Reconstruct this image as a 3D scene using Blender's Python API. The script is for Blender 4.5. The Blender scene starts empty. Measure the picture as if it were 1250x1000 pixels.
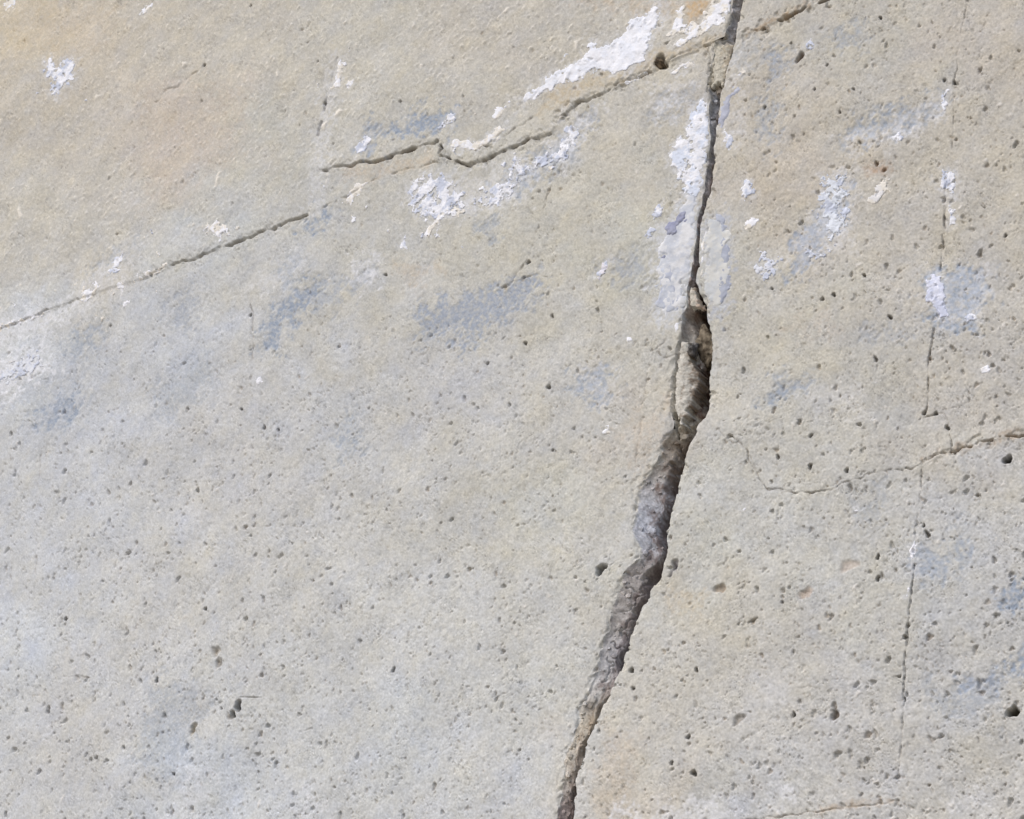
import bpy, math
import numpy as np

# ------------------------------------------------------------------ camera, sky, sun, exposure
SC = bpy.context.scene
COL = SC.collection
F, D = 2000.0, 1.6                      # focal length in photo pixels, metres to the wall
CAM_AIM_Z = 2.45                        # height of the wall point in the middle of the picture
_u = np.array([-3625.0, 1070.0, F]); _u /= np.linalg.norm(_u)
_w = np.array([0.0, -1.0, 1070.0 / F]); _w /= np.linalg.norm(_w)
AX, AZ = -_u, _w
AY = np.cross(AZ, AX)
R = np.stack([AX, AY, AZ], 1)           # world axes in camera axes (right, down, forward)
CAMP = -D * (R.T @ np.array([0, 0, 1.0])) + np.array([0, 0, CAM_AIM_Z])
from mathutils import Matrix
cd = bpy.data.cameras.new('camera'); cam = bpy.data.objects.new('camera', cd); COL.objects.link(cam)
rt, up, bk = R.T @ np.array([1, 0, 0.]), R.T @ np.array([0, -1, 0.]), R.T @ np.array([0, 0, -1.])
cam.matrix_world = Matrix([[rt[i], up[i], bk[i], CAMP[i]] for i in range(3)] + [[0, 0, 0, 1]])
cd.sensor_fit = 'HORIZONTAL'; cd.sensor_width = 36; cd.lens = 36 * F / 1250
cd.clip_start = 0.05; cd.clip_end = 500
SC.camera = cam

SUN_EL, SUN_AZ = math.radians(50), math.radians(-22)    # azimuth from the wall's normal, negative = left
wd = bpy.data.worlds.new('World'); SC.world = wd; wd.use_nodes = True
nt = wd.node_tree
sky = nt.nodes.new('ShaderNodeTexSky'); sky.sky_type = 'NISHITA'; sky.sun_disc = False
sky.sun_elevation = SUN_EL; sky.sun_rotation = math.pi - SUN_AZ
sky.dust_density = 3.0; sky.air_density = 1.0; sky.ozone_density = 0.6
nt.links.new(sky.outputs['Color'], nt.nodes['Background'].inputs['Color'])
nt.nodes['Background'].inputs['Strength'].default_value = 0.13
sd = bpy.data.lights.new('sun', 'SUN'); sd.energy = 1.1; sd.angle = math.radians(30); sd.color = (1, .96, .90)
so = bpy.data.objects.new('sun', sd); COL.objects.link(so)
from mathutils import Vector
ldir = Vector((-math.sin(SUN_AZ) * math.cos(SUN_EL), math.cos(SUN_AZ) * math.cos(SUN_EL), -math.sin(SUN_EL)))
so.rotation_euler = ldir.to_track_quat('-Z', 'Y').to_euler(); so.location = (-2, -6, 8)
SC.view_settings.view_transform = 'Standard'; SC.view_settings.look = 'None'
SC.view_settings.exposure = 0.57; SC.view_settings.gamma = 1; SC.view_settings.use_curve_mapping = False

# ------------------------------------------------------------------ helpers
rng = np.random.default_rng(7)

def wall_uv(px, py):
    """picture position -> point (x, z) of the wall plane y = 0"""
    a = (px - 625) / F; b = (py - 500) / F
    dx = R[0, 0] * a + R[1, 0] * b + R[2, 0]
    dy = R[0, 1] * a + R[1, 1] * b + R[2, 1]
    dz = R[0, 2] * a + R[1, 2] * b + R[2, 2]
    t = -CAMP[1] / dy
    return CAMP[0] + t * dx, CAMP[2] + t * dz

def lin(c):
    c = np.asarray(c, float) / 255
    return np.where(c <= .04045, c / 12.92, ((c + .055) / 1.055) ** 2.4)
ALB = 0.86                              # reflectance against the lit brightness of the wall

def _tile(seed):
    n = 1024
    fx = np.fft.fftfreq(n)[:, None]; fy = np.fft.rfftfreq(n)[None, :]
    r = np.hypot(fx, fy) * 16
    s = np.fft.rfft2(np.random.default_rng(seed).standard_normal((n, n)))
    t = np.fft.irfft2(s * np.exp(-((r - 1) / .45) ** 2), s=(n, n))
    return (t / t.std()).astype(np.float32)
TILES = [_tile(s) for s in range(5)]

def noise(U, V, lam, seed=0, ang=None, st=1.0):
    """band noise of unit variance, wavelength lam metres, stretched st times along its own x"""
    t = TILES[seed % 5]
    a = (seed * 1.7 + .4) if ang is None else ang
    ca, sa = math.cos(a), math.sin(a)
    x = ((U * ca + V * sa) / (lam * st) * 16 + seed * 311.7) % 1024
    y = ((-U * sa + V * ca) / lam * 16 + seed * 173.3) % 1024
    xi = x.astype(np.int32); yi = y.astype(np.int32)
    fx = (x - xi).astype(np.float32); fy = (y - yi).astype(np.float32)
    xi &= 1023; yi &= 1023; x1 = (xi + 1) & 1023; y1 = (yi + 1) & 1023
    return (t[yi, xi] * (1 - fx) + t[yi, x1] * fx) * (1 - fy) + (t[y1, xi] * (1 - fx) + t[y1, x1] * fx) * fy

def fbm(U, V, lam, oc, seed=0, gain=.55):
    s = 0; g = 1; q = 0
    for k in range(oc):
        s = s + g * noise(U, V, lam / 2.03 ** k, seed + 3 * k); q += g * g; g *= gain
    return s / math.sqrt(q)

def sstep(a, b, x):
    t = np.clip((x - a) / (b - a), 0, 1)
    return t * t * (3 - 2 * t)

# ------------------------------------------------------------------ relief and colour of the wall surface
# one raster of the wall face: row/column are positions of the photograph, noise is laid out in wall metres
M = 70
X0, Y0, NX, NY = -M, -M, 1250 + 2 * M + 1, 1000 + 2 * M + 1
PX, PY = np.meshgrid(np.arange(NX) + X0 + 0.0, np.arange(NY) + Y0 + 0.0)
U, V = wall_uv(PX, PY)
U = U.astype(np.float32); V = V.astype(np.float32)

def win(x0, y0, x1, y1):
    a = max(int(x0 - X0), 0); b = min(int(x1 - X0) + 2, NX)
    c = max(int(y0 - Y0), 0); d = min(int(y1 - Y0) + 2, NY)
    return slice(c, d), slice(a, b)

def poly_sdf(P, x, y):
    P = np.asarray(P, float); Q = np.roll(P, -1, 0)
    best = np.full(x.shape, 1e9); inside = np.zeros(x.shape, bool)
    for (ax, ay), (bx, by) in zip(P, Q):
        ex, ey = bx - ax, by - ay
        t = np.clip(((x - ax) * ex + (y - ay) * ey) / (ex * ex + ey * ey + 1e-9), 0, 1)
        best = np.minimum(best, (x - ax - t * ex) ** 2 + (y - ay - t * ey) ** 2)
        if ay != by:
            inside ^= ((ay > y) != (by > y)) & (x < (bx - ax) * (y - ay) / (by - ay) + ax)
    d = np.sqrt(best)
    return np.where(inside, d, -d)

# tone of the plaster: (x, y, r, g, b) read as lit brightness
TONES = [(20,20,196,181,154),(100,40,191,178,157),(200,30,186,176,158),(200,130,190,178,162),(300,80,187,178,161),
 (60,150,184,174,158),(60,250,188,180,164),(200,200,190,178,162),(330,200,184,179,166),(230,275,184,184,180),
 (450,60,187,180,165),(600,40,185,176,161),(740,150,187,179,163),(700,40,186,178,164),(330,300,183,181,177),
 (100,320,188,181,168),(30,420,190,192,194),(450,330,182,179,172),(440,390,186,180,166),(600,300,186,180,165),
 (560,200,184,178,164),(700,280,188,181,164),(200,420,183,185,190),(100,500,183,184,188),(300,550,186,183,180),
 (400,480,184,184,185),(550,480,185,183,182),(700,480,186,182,174),(770,500,190,180,165),(560,600,185,181,172),
 (660,620,189,185,172),(100,650,187,187,188),(30,800,191,193,196),(100,880,187,184,180),(200,740,191,188,183),
 (350,700,188,185,179),(350,850,187,186,183),(250,960,186,189,193),(500,750,191,189,184),(500,900,187,188,188),
 (650,850,191,189,183),(640,960,189,188,186),(780,320,184,180,166),(760,430,187,181,168),(940,130,184,174,158),
 (1050,50,183,176,162),(1200,60,184,174,160),(1220,200,183,174,158),(960,220,188,175,156),(1100,300,184,176,163),
 (960,400,186,179,163),(1050,470,182,177,167),(1200,450,183,176,165),(1000,530,184,179,168),(900,620,187,184,177),
 (1000,680,186,183,176),(1080,720,183,178,165),(890,750,189,181,164),(1150,700,180,180,182),(1200,620,184,181,176),
 (950,830,186,181,174),(1050,900,185,181,176),(1200,800,181,178,174),(1220,950,184,179,170),(780,900,190,183,170),
 (770,970,192,181,164),(900,960,185,183,180),(1180,520,183,175,163),(860,640,187,184,173)]
T = np.array(TONES, float)
gx, gy = np.meshgrid(np.linspace(X0, X0 + NX - 1, 140), np.linspace(Y0, Y0 + NY - 1, 115))
jx = noise(gx / 1000, gy / 1000, .09, 1) * 22; jy = noise(gx / 1000, gy / 1000, .09, 2) * 22
wgt = 1 / (((gx + jx)[..., None] - T[:, 0]) ** 2 + ((gy + jy)[..., None] - T[:, 1]) ** 2 + 30 ** 2) ** 1.5
small = (wgt @ lin(T[:, 2:]) / wgt.sum(-1)[..., None])
small = (small * .66 + small.mean(-1, keepdims=True) * .34) * np.array([1.07, 1.105, 1.13])

def upsample(s):
    fy = (PY - Y0) / (NY - 1) * (s.shape[0] - 1); fx = (PX - X0) / (NX - 1) * (s.shape[1] - 1)
    y0 = np.minimum(fy.astype(int), s.shape[0] - 2); x0 = np.minimum(fx.astype(int), s.shape[1] - 2)
    fy = (fy - y0)[..., None]; fx = (fx - x0)[..., None]
    return (s[y0, x0] * (1 - fx) + s[y0, x0 + 1] * fx) * (1 - fy) + (s[y0 + 1, x0] * (1 - fx) + s[y0 + 1, x0 + 1] * fx) * fy
C = upsample(small).astype(np.float32)
# mottling: lime bloom against ochre earth, then finer clouds
mot = fbm(U, V, .11, 4, 11)
C *= (1 + .020 * mot)[..., None]
hue = fbm(U, V, .07, 4, 23)
C *= 1 + hue[..., None] * np.array([.009, .003, -.014], np.float32)
hue2 = fbm(U, V, .02, 3, 31)
C *= 1 + hue2[..., None] * np.array([.008, .004, -.006], np.float32)
f1 = fbm(U, V, .009, 2, 37)
f2 = noise(U, V, .0035, 8)
C *= (1 + .035 * f1 + .045 * f2)[..., None]
f3 = noise(U, V, .0021, 17); f4 = noise(U, V, .0026, 27)
patch = np.clip(.75 + .5 * fbm(U, V, .06, 3, 44), .15, 1.8)
spk = np.clip(f3 - 1.05, 0, 1.2) * patch                              # sandy pinholes
bri = np.clip(f4 - 1.3, 0, 1.2) * patch                               # pale grit
C *= (1 - .26 * spk + .20 * bri)[..., None]

# thin skins of lime that end in ragged edges, worn specks, smudges
skin = sstep(.15, .45, fbm(U, V, .065, 5, 51, .62)); skin2 = sstep(.5, .75, fbm(U, V, .04, 5, 57, .65))
C *= (1 + .030 * skin)[..., None] * (1 + skin2[..., None] * np.array([-.050, -.046, -.036], np.float32))
sm1 = np.clip(noise(U, V, .013, 47, st=1.5) - 1.0, 0, 1.2) * patch; sm2 = np.clip(noise(U, V, .008, 53, st=1.4) - 1.2, 0, 1.2) * patch
C *= (1 - .075 * sm1 - .085 * sm2)[..., None]
H = (.00016 * skin - .00018 * skin2 - .0004 * sm2 + .0008 * fbm(U, V, .24, 3, 2) + .00013 * fbm(U, V, .045, 3, 5) + .00005 * noise(U, V, .010, 9)
     + .00004 * noise(U, V, .0055, 12) + .00005 * noise(U, V, .0032, 14) - .00042 * spk + .0002 * bri).astype(np.float32)
rough_up = sstep(40, -60, PY + .42 * PX - 400) * (PX < 900)           # coarser render above the slanting seam
grain = np.maximum(noise(U, V, .008, 16, ang=.9, st=1.6) - .9, 0)
H += (.0006 * rough_up * grain).astype(np.float32)
C *= (1 + rough_up * (.18 * np.minimum(grain, 1.2)))[..., None]

def blend(sl, m, rgb):
    C[sl] = C[sl] * (1 - m[..., None]) + lin(rgb).astype(np.float32) * m[..., None]

# ---- seams and hairline cracks: polylines
J1L = [(-70,428),(0,402),(50,382),(95,365),(140,352),(185,338),(205,327),(240,314),(270,302),(300,290),(325,280),(348,272),(375,262),
       (395,209+25),(396,209),(420,203),(445,198),(470,194),(490,188),(515,178),(533,172),(538,186),(550,195),(570,200),(600,190),(612,187),
       (625,180),(645,172),(662,167),(680,150),(690,135),(705,124),(735,118),(752,100),(778,92),(805,82),(845,62),(868,53),(890,47)]
J1R = [(890,47),(905,44),(930,36),(960,20),(1010,0),(1080,-30),(1180,-70)]
V1 = [(1188,-70),(1180,0),(1172,50),(1165,100),(1163,150),(1160,200),(1153,240),(1152,290),(1148,330),(1143,370),(1140,405),(1134,450),(1133,490),
      (1130,503),(1128,530),(1125,562),(1123,600),(1118,650),(1116,680),(1113,720),(1108,775),(1105,820),(1102,870),(1100,920),(1098,945),(1096,978),(1090,1070)]
V2 = [(432,-70),(418,40),(412,70),(405,95),(398,125),(393,165),(388,195),(385,258)]
J2 = [(865,505),(890,531),(912,548),(918,570),(928,588),(938,597),(975,602),(1012,600),(1030,590),(1060,578),(1105,570),(1122,568),(1140,555),
      (1165,551),(1195,540),(1215,534),(1250,530),(1320,520)]
J3 = [(690,1030),(800,1014),(900,1003),(950,996),(1000,990),(1050,985),(1096,978),(1160,972),(1320,950)]

def resample(P, step=3.0, jit=.8, seed=0):
    P = np.asarray(P, float); seg = np.hypot(*np.diff(P, axis=0).T); s = np.r_[0, np.cumsum(seg)]
    n = max(int(s[-1] / step), 4); t = np.linspace(0, s[-1], n)
    x = np.interp(t, s, P[:, 0]); y = np.interp(t, s, P[:, 1])
    g = np.random.default_rng(seed + 100)
    k = np.hanning(7)[1:-1]; k /= np.linalg.norm(k)
    def wob(): return (np.convolve(np.pad(g.standard_normal(n), 3, mode='reflect'), k, 'same')[3:-3] * .75 + g.standard_normal(n) * .22) * jit
    jx = wob(); jy = wob()
    jx[0] = jx[-1] = jy[0] = jy[-1] = 0
    return np.stack([x + jx, y + jy], 1)

def stroke(P, width, depth, dirt_shade=.0, rgb=(110, 98, 84), seed=0, jit=1.2, patchy=.22, soft=0.0):
    """a crack: V groove of half width px and depth m, with earth colour and painted shade in it"""
    Q = resample(P, 3.0, jit, seed)
    sl = win(Q[:, 0].min() - 14, Q[:, 1].min() - 14, Q[:, 0].max() + 14, Q[:, 1].max() + 14)
    x, y = PX[sl], PY[sl]; best = np.full(x.shape, 400.0, np.float32)
    oy, ox = sl[0].start + Y0, sl[1].start + X0
    for (ax, ay), (bx, by) in zip(Q[:-1], Q[1:]):
        a = max(int(min(ax, bx) - 14 - ox), 0); b = int(max(ax, bx) + 15 - ox)
        c = max(int(min(ay, by) - 14 - oy), 0); d = int(max(ay, by) + 15 - oy)
        xx, yy = x[c:d, a:b], y[c:d, a:b]
        if xx.size == 0: continue
        ex, ey = bx - ax, by - ay
        t = np.clip(((xx - ax) * ex + (yy - ay) * ey) / (ex * ex + ey * ey + 1e-9), 0, 1)
        best[c:d, a:b] = np.minimum(best[c:d, a:b], (xx - ax - t * ex) ** 2 + (yy - ay - t * ey) ** 2)
    dd = np.sqrt(best)
    k = np.clip(1 + patchy * (1.6 * noise(x / 1000, y / 1000, .030, seed + 3) + 1.1 * noise(x / 1000, y / 1000, .010, seed + 5)), .04, 1.9)
    wd_ = .38 * width * np.sqrt(k) + .15
    g = np.exp(-(dd / wd_) ** 2)
    H[sl] -= .58 * depth * k * g
    if soft: H[sl] -= soft * sstep(0, .3, noise(U[sl], V[sl], .017, seed + 2) + .5 * noise(U[sl], V[sl], .007, seed + 4) + .35 - dd / 4.5)
    if dirt_shade: blend(sl, np.clip(dirt_shade * k * np.exp(-(dd / (wd_ * 1.15)) ** 2), 0, .9), rgb)  # earth tone also paints the shade of grooves too fine for the mesh

BR = (104, 90, 74)
stroke([(905,44),(918,39),(930,36),(945,28),(960,20),(985,9),(1015,-3),(1080,-30)], 2.0, .0045, .5, BR, 1, patchy=.6, soft=.0015)
stroke([(868,53),(845,62),(825,72),(812,80)], 1.3, .003, .35, BR, 2, soft=.001)
stroke([(795,88),(778,95),(752,104),(735,115),(705,124),(690,138),(680,145)], 1.7, .0055, .5, BR, 3, soft=.0015)
stroke([(672,163),(660,168),(645,172),(625,180),(612,187),(600,190),(585,197),(570,200),(550,196),(536,189),(538,178)], 1.9, .008, .6, BR, 4, patchy=.2, soft=.0012)
stroke([(535,172),(515,178),(490,188),(470,194),(445,198),(420,203),(395,209)], 1.6, .006, .5, BR, 5, patchy=.2, soft=.001)
stroke([(585,182),(600,176),(620,164),(640,150),(650,142)], 1.1, .003, .3, BR, 51)
stroke([(375,262),(348,272),(325,280),(300,290),(270,302),(240,314),(205,327),(185,338)], 1.7, .0055, .42, (132,122,104), 6, patchy=.25, soft=.001)
stroke([(375,262),(405,247),(430,236),(455,221),(490,209),(535,199)], 1.1, .0022, .25, (150,136,112), 61, patchy=.5)
stroke([(95,365),(60,378),(40,386),(0,402),(-70,428)], 1.3, .004, .3, (140,130,112), 7)
stroke([(250,78),(238,90),(222,100),(205,112),(190,125)], 1.0, .0018, .22, BR, 8, patchy=.7)
stroke(J2[1:11], .9, .0026, .42, (108,96,84), 9, jit=1.6)
stroke(J2[10:13], 1.1, .003, .4, (126,110,92), 10, jit=1.4)
stroke([(912,548),(918,562),(928,588),(938,597),(975,602)], .8, .002, .4, BR, 101)
stroke([(1140,555),(1165,551),(1195,540),(1215,534),(1250,530),(1320,520)], 1.1, .0028, .38, (132,114,94), 11, patchy=.5, soft=.0012)
stroke([(1122,512),(1135,506),(1150,504),(1157,512),(1160,530),(1160,552)], .9, .003, .4, BR, 12)
stroke([(1215,480),(1185,490),(1150,500)], .7, .001, .2, BR, 121)
stroke(V1[0:8], .7, .0018, .2, BR, 13, patchy=.3)
stroke([(1153,240),(1152,290),(1148,330)], 1.1, .004, .5, (100,95,95), 14)
stroke([(1140,405),(1136,430),(1134,450),(1133,490),(1130,503)], 1.0, .0035, .5, BR, 15)
stroke([(1125,562),(1123,600),(1118,650),(1116,680)], .8, .0028, .35, BR, 16)
stroke([(1116,690),(1113,720),(1108,775),(1105,800)], 1.2, .0045, .5, (98,94,88), 17)
stroke([(1105,800),(1104,830),(1102,882)], 1.0, .004, .45, (98,94,88), 18)
stroke([(1102,882),(1100,920),(1098,945),(1088,956)], .9, .003, .3, BR, 19)
stroke([(1094,978),(1060,984),(1010,989),(950,997),(880,1006)], 1.1, .0025, .4, (140,118,92), 20)
stroke([(398,118),(394,130),(391,150),(388,165)], 1.8, .003, .4, (120,116,116), 21, patchy=.8)
stroke([(412,70),(405,95),(398,118)], 1.0, .003, .2, (130,126,124), 22)
stroke([(306,372),(308,385),(310,410),(308,440),(305,470)], 1.0, .002, .25, BR, 23, patchy=.7)
stroke([(50,555),(47,590),(45,640),(43,700)], 1.3, .001, .14, BR, 24, patchy=.9)
stroke([(700,150),(690,190),(680,215),(668,240),(655,285),(645,315),(625,345),(612,352)], .8, .002, .25, BR, 25, patchy=.6)
stroke([(868,520),(885,533),(900,541)], .8, .002, .35, BR, 26)
stroke([(632,235),(612,243),(600,250)], .8, .0015, .25, BR, 27)
stroke([(638,338),(650,335),(668,338)], .8, .0015, .3, BR, 28)
stroke([(612,352),(625,345),(640,338)], 1.6, .003, .35, BR, 29)
stroke([(78,826),(95,826),(108,827)], .9, .002, .35, BR, 30)
stroke([(290,852),(305,850),(318,851)], .8, .0015, .3, BR, 301)
stroke([(818,405),(800,428),(790,450),(783,500),(776,560)], 1.0, .001, .14, BR, 31, patchy=.8)
stroke([(828,431),(810,436),(802,428)], 1.1, .002, .35, BR, 32)
stroke([(865,58),(867,75),(864,95),(863,112)], 1.1, .004, .5, (96,92,86), 33, patchy=.2)
stroke([(863,112),(861,130)], .8, .002, .3, BR, 331)
for k in range(30):                                                   # trowel and weather scratches
    x, y = rng.uniform(-40, 1290), rng.uniform(-40, 1040)
    L = rng.uniform(8, 34); a = rng.normal(-.9 if x < 700 else -1.2, .7)
    stroke([(x, y), (x + L * .5 * math.cos(a), y + L * .5 * math.sin(a)), (x + L * math.cos(a + .3), y + L * math.sin(a + .3))],
           rng.uniform(.6, 1.1), rng.uniform(.0004, .0012), rng.uniform(.03, .14), (128, 120, 108), 400 + k)

# seams where one coat overlaps the next
def step_along(P, amt, reach, x0, x1):
    yy = np.interp(PX, [p[0] for p in P], [p[1] for p in P])
    d = yy - PY
    H[:] += (amt * sstep(-1.5, 1.5, d) * np.exp(-np.clip(d, 0, None) / reach) * sstep(x0 - 30, x0 + 20, PX) * sstep(x1 + 30, x1 - 20, PX)).astype(np.float32)
step_along([(-70,428),(0,402),(95,365),(185,338),(240,314),(300,290),(348,272),(375,262),(400,250)], .0014, 45, -200, 370)
step_along([(395,209),(420,203),(470,194),(515,178),(533,172)], .0014, 20, 398, 530)
step_along([(540,195),(570,200),(600,190),(645,172),(672,162),(690,138),(705,124),(735,115),(778,95),(812,80),(868,53),(890,46)], .0018, 20, 545, 900)
step_along([(900,44),(930,36),(960,20),(1010,0),(1080,-30)], .0012, 18, 900, 1150)
step_along([(1120,568),(1165,551),(1195,540),(1250,530),(1320,520)], .0008, 25, 1130, 1400)
# earthy ridges beside the seam
def stain(P, rgb, amt, feather=10, rough=8, seed=0, lam=.03, dh=0):
    P = np.asarray(P, float); g = feather + rough * 2
    sl = win(P[:, 0].min() - g, P[:, 1].min() - g, P[:, 0].max() + g, P[:, 1].max() + g)
    if sl[0].stop <= sl[0].start or sl[1].stop <= sl[1].start: return
    s = poly_sdf(P, PX[sl], PY[sl]) + rough * (.75 * fbm(U[sl], V[sl], lam, 4, seed, .7) + .35 * noise(U[sl], V[sl], .006, seed + 3, ang=.75, st=1.7))
    m = sstep(-feather, feather, s)
    tex = np.clip(.88 + .30 * fbm(U[sl], V[sl], .012, 3, seed + 1, .8) - .22 * noise(U[sl], V[sl], .0055, 12), .05, 1.3)
    blend(sl, np.clip(m * amt * tex, 0, 1), rgb)
    if dh: H[sl] += dh * m
stain([(675,95),(745,90),(800,62),(822,60),(880,40),(888,46),(845,60),(812,78),(750,102),(700,120),(655,140)], (186,172,146), .55, 6, 4, 41)
stain([(420,207),(480,198),(535,186),(530,200),(470,212),(420,222)], (196,174,144), 0.28, 6, 4, 42)
stain([(905,40),(960,14),(1005,-5),(965,18),(910,44)], (150,124,90), .5, 4, 3, 43)
stain([(1125,560),(1165,547),(1250,520),(1250,532),(1165,553)], (160,134,104), .32, 4, 3, 44)
stain([(1000,985),(1090,972),(1095,980),(1000,992)], (172,146,112), 0.30, 4, 4, 45)
stain([(0,0),(60,0),(70,60),(10,70)], (198,178,140), 0.20, 20, 12, 46)
stain([(60,10),(140,10),(120,60),(70,60)], (200,180,150), 0.20, 20, 12, 47)
stain([(170,110),(300,100),(290,190),(180,240)], (196,178,160), 0.23, 25, 14, 48)
stain([(760,520),(800,500),(815,480),(800,560),(780,590)], (196,178,156), 0.23, 10, 8, 49)
stain([(480,320),(540,330),(500,350)], (190,168,138), 0.23, 10, 8, 50)
stain([(740,880),(780,900),(770,1000),(720,1000)], (200,182,158), 0.20, 12, 8, 52)
stain([(820,720),(870,730),(850,750),(815,745)], (196,176,140), 0.25, 9, 6, 53)
stain([(1060,205),(1085,200),(1085,215),(1062,212)], (170,132,96), .45, 8, 4, 54)
stain([(960,400),(1010,380),(1020,410)], (192,172,150), 0.20, 14, 8, 55)
stain([(700,0),(870,0),(850,30),(760,10)], (188,168,142), .35, 12, 8, 56)
stain([(836,2),(866,0),(856,20),(842,26)], (192,166,130), .7, 3, 2, 57)
# bluish grey remains of an older coat
BL = (148,159,175)
for i, (P, a) in enumerate([
  ([(508,400),(520,370),(560,362),(600,350),(650,335),(662,350),(640,372),(600,395),(575,425),(555,420),(560,405),(520,412)], .8),
  ([(318,425),(325,395),(340,375),(365,355),(392,345),(375,375),(350,400),(335,430)], .8),
  ([(340,330),(365,310),(362,340),(350,350)], .45),
  ([(365,360),(420,340),(455,325),(440,350),(395,375)], .5),
  ([(485,163),(500,148),(520,135),(545,142),(556,140),(535,158),(510,164)], .95),
  ([(45,520),(65,492),(90,480),(100,500),(70,520)], .75),
  ([(20,480),(90,455),(140,380),(120,430),(60,520)], .3),
  ([(75,420),(90,405),(120,400),(115,425),(85,435)], .5),
  ([(370,282),(380,265),(402,258),(395,270),(378,280)], .8),
  ([(960,335),(975,285),(1000,262),(1035,225),(1030,260),(1000,300),(975,335)], .85),
  ([(1128,335),(1145,328),(1205,330),(1208,360),(1190,400),(1150,405),(1132,380)], .8),
  ([(1100,130),(1150,125),(1125,150),(1075,165),(1030,175),(1040,150)], .6),
  ([(935,65),(960,62),(955,95),(938,95)], .6),
  ([(1020,35),(1055,30),(1050,60),(1025,60)], .4),
  ([(930,120),(950,130),(945,185),(925,160)], .45),
  ([(800,120),(850,105),(835,140),(800,150)], .4),
  ([(700,460),(740,448),(750,470),(735,495),(705,480)], .6),
  ([(930,490),(945,462),(965,466),(990,462),(970,478),(945,490)], .6),
  ([(735,330),(765,310),(790,330),(760,350)], .45),
  ([(1115,660),(1155,670),(1180,640),(1185,680),(1150,710),(1118,705)], .5),
  ([(1222,725),(1260,708),(1260,735),(1228,738)], 1.0),
  ([(1180,836),(1200,825),(1225,815),(1220,826),(1195,838)], 1.0),
  ([(1225,810),(1262,797),(1262,822),(1235,820)], .9),
  ([(1130,840),(1230,820),(1210,880),(1140,870)], .3),
  ([(1060,400),(1105,395),(1100,420),(1065,418)], .35),
  ([(165,300),(150,310),(110,330),(135,312)], .4),
  ([(410,530),(430,500),(440,545),(415,560)], .45),
  ([(205,370),(240,350),(232,400),(212,395)], .5),
  ([(180,480),(250,430),(260,470),(200,520)], .3),
  ([(190,820),(250,850),(220,960),(170,930)], .3),
  ([(680,170),(730,130),(700,190),(660,215)], .5),
  ([(640,200),(690,175),(660,215),(630,240),(600,235)], .6),
  ([(880,40),(960,60),(900,90)], .25),
  ([(1040,610),(1080,590),(1075,640),(1045,640)], .3),
  ([(580,275),(610,265),(600,290)], .45),
  ([(455,150),(466,155),(458,180),(445,188),(438,184)], .7),
  ([(830,330),(848,300),(846,350),(838,372),(822,380),(808,390),(804,350)], .35),
 ]):
    stain(P, BL if i % 3 else (157,165,178), a * 1.1, 9, 9, 60 + i, .028, dh=-.0006)
stain([(408,60),(416,75),(410,112),(402,190),(392,260),(378,262),(384,190),(392,110)], (204,206,210), .5, 5, 7, 58, .02)
# thin lime wash where the white coat has worn through
WH = (224,226,232)
for i, (P, a) in enumerate([
  ([(800,110),(835,100),(820,140),(800,140)], .4), ([(955,320),(985,270),(1040,200),(1040,300),(930,335)], .22),
  ([(1030,170),(1150,125),(1150,140),(1090,170),(1040,180)], .35), ([(560,215),(640,195),(640,240),(560,260)], .3),
  ([(690,150),(730,128),(700,180),(670,195)], .4), ([(430,330),(455,318),(458,335),(440,345)], .5),
  ([(-30,405),(60,378),(90,370),(75,392),(0,420),(-30,430)], .5), ([(-30,465),(0,440),(50,425),(60,450),(0,485),(-30,500)], .65), ([(300,355),(365,310),(355,350)], .25),
  ([(800,990),(870,970),(900,985),(860,1010),(800,1010)], .35), ([(755,985),(775,985),(775,1000),(755,1000)], .5),
  ([(945,965),(965,960),(960,975),(948,978)], .5), ([(1150,980),(1200,960),(1200,990)], .25),
  ([(230,940),(260,950),(240,1000),(200,1000)], .3), ([(370,970),(400,985),(370,1000)], .35),
  ([(700,455),(745,450),(735,490)], .25), ([(1130,330),(1210,330),(1200,400),(1150,400)], .25),
  ([(970,480),(1050,470),(1060,510),(990,500)], .18), ([(640,215),(700,160),(690,200)], .35),
  ([(100,345),(160,310),(150,350),(110,372)], .3), ([(610,660),(780,640),(780,700)], .12), ([(885,150),(895,60),(905,120),(898,180)], .25)]):
    stain(P, WH, a, 7, 11, 130 + i, .022)

for i, (P, a) in enumerate([([(858,262),(888,260),(896,300),(893,370),(880,395),(862,385)], (182,186,194)), ([(842,215),(858,240),(845,340),(835,385),(800,405),(796,350),(802,290),(825,245)], (200,203,208))]):
    stain(P, a, .75, 7, 6, 180 + i, .03)
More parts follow.
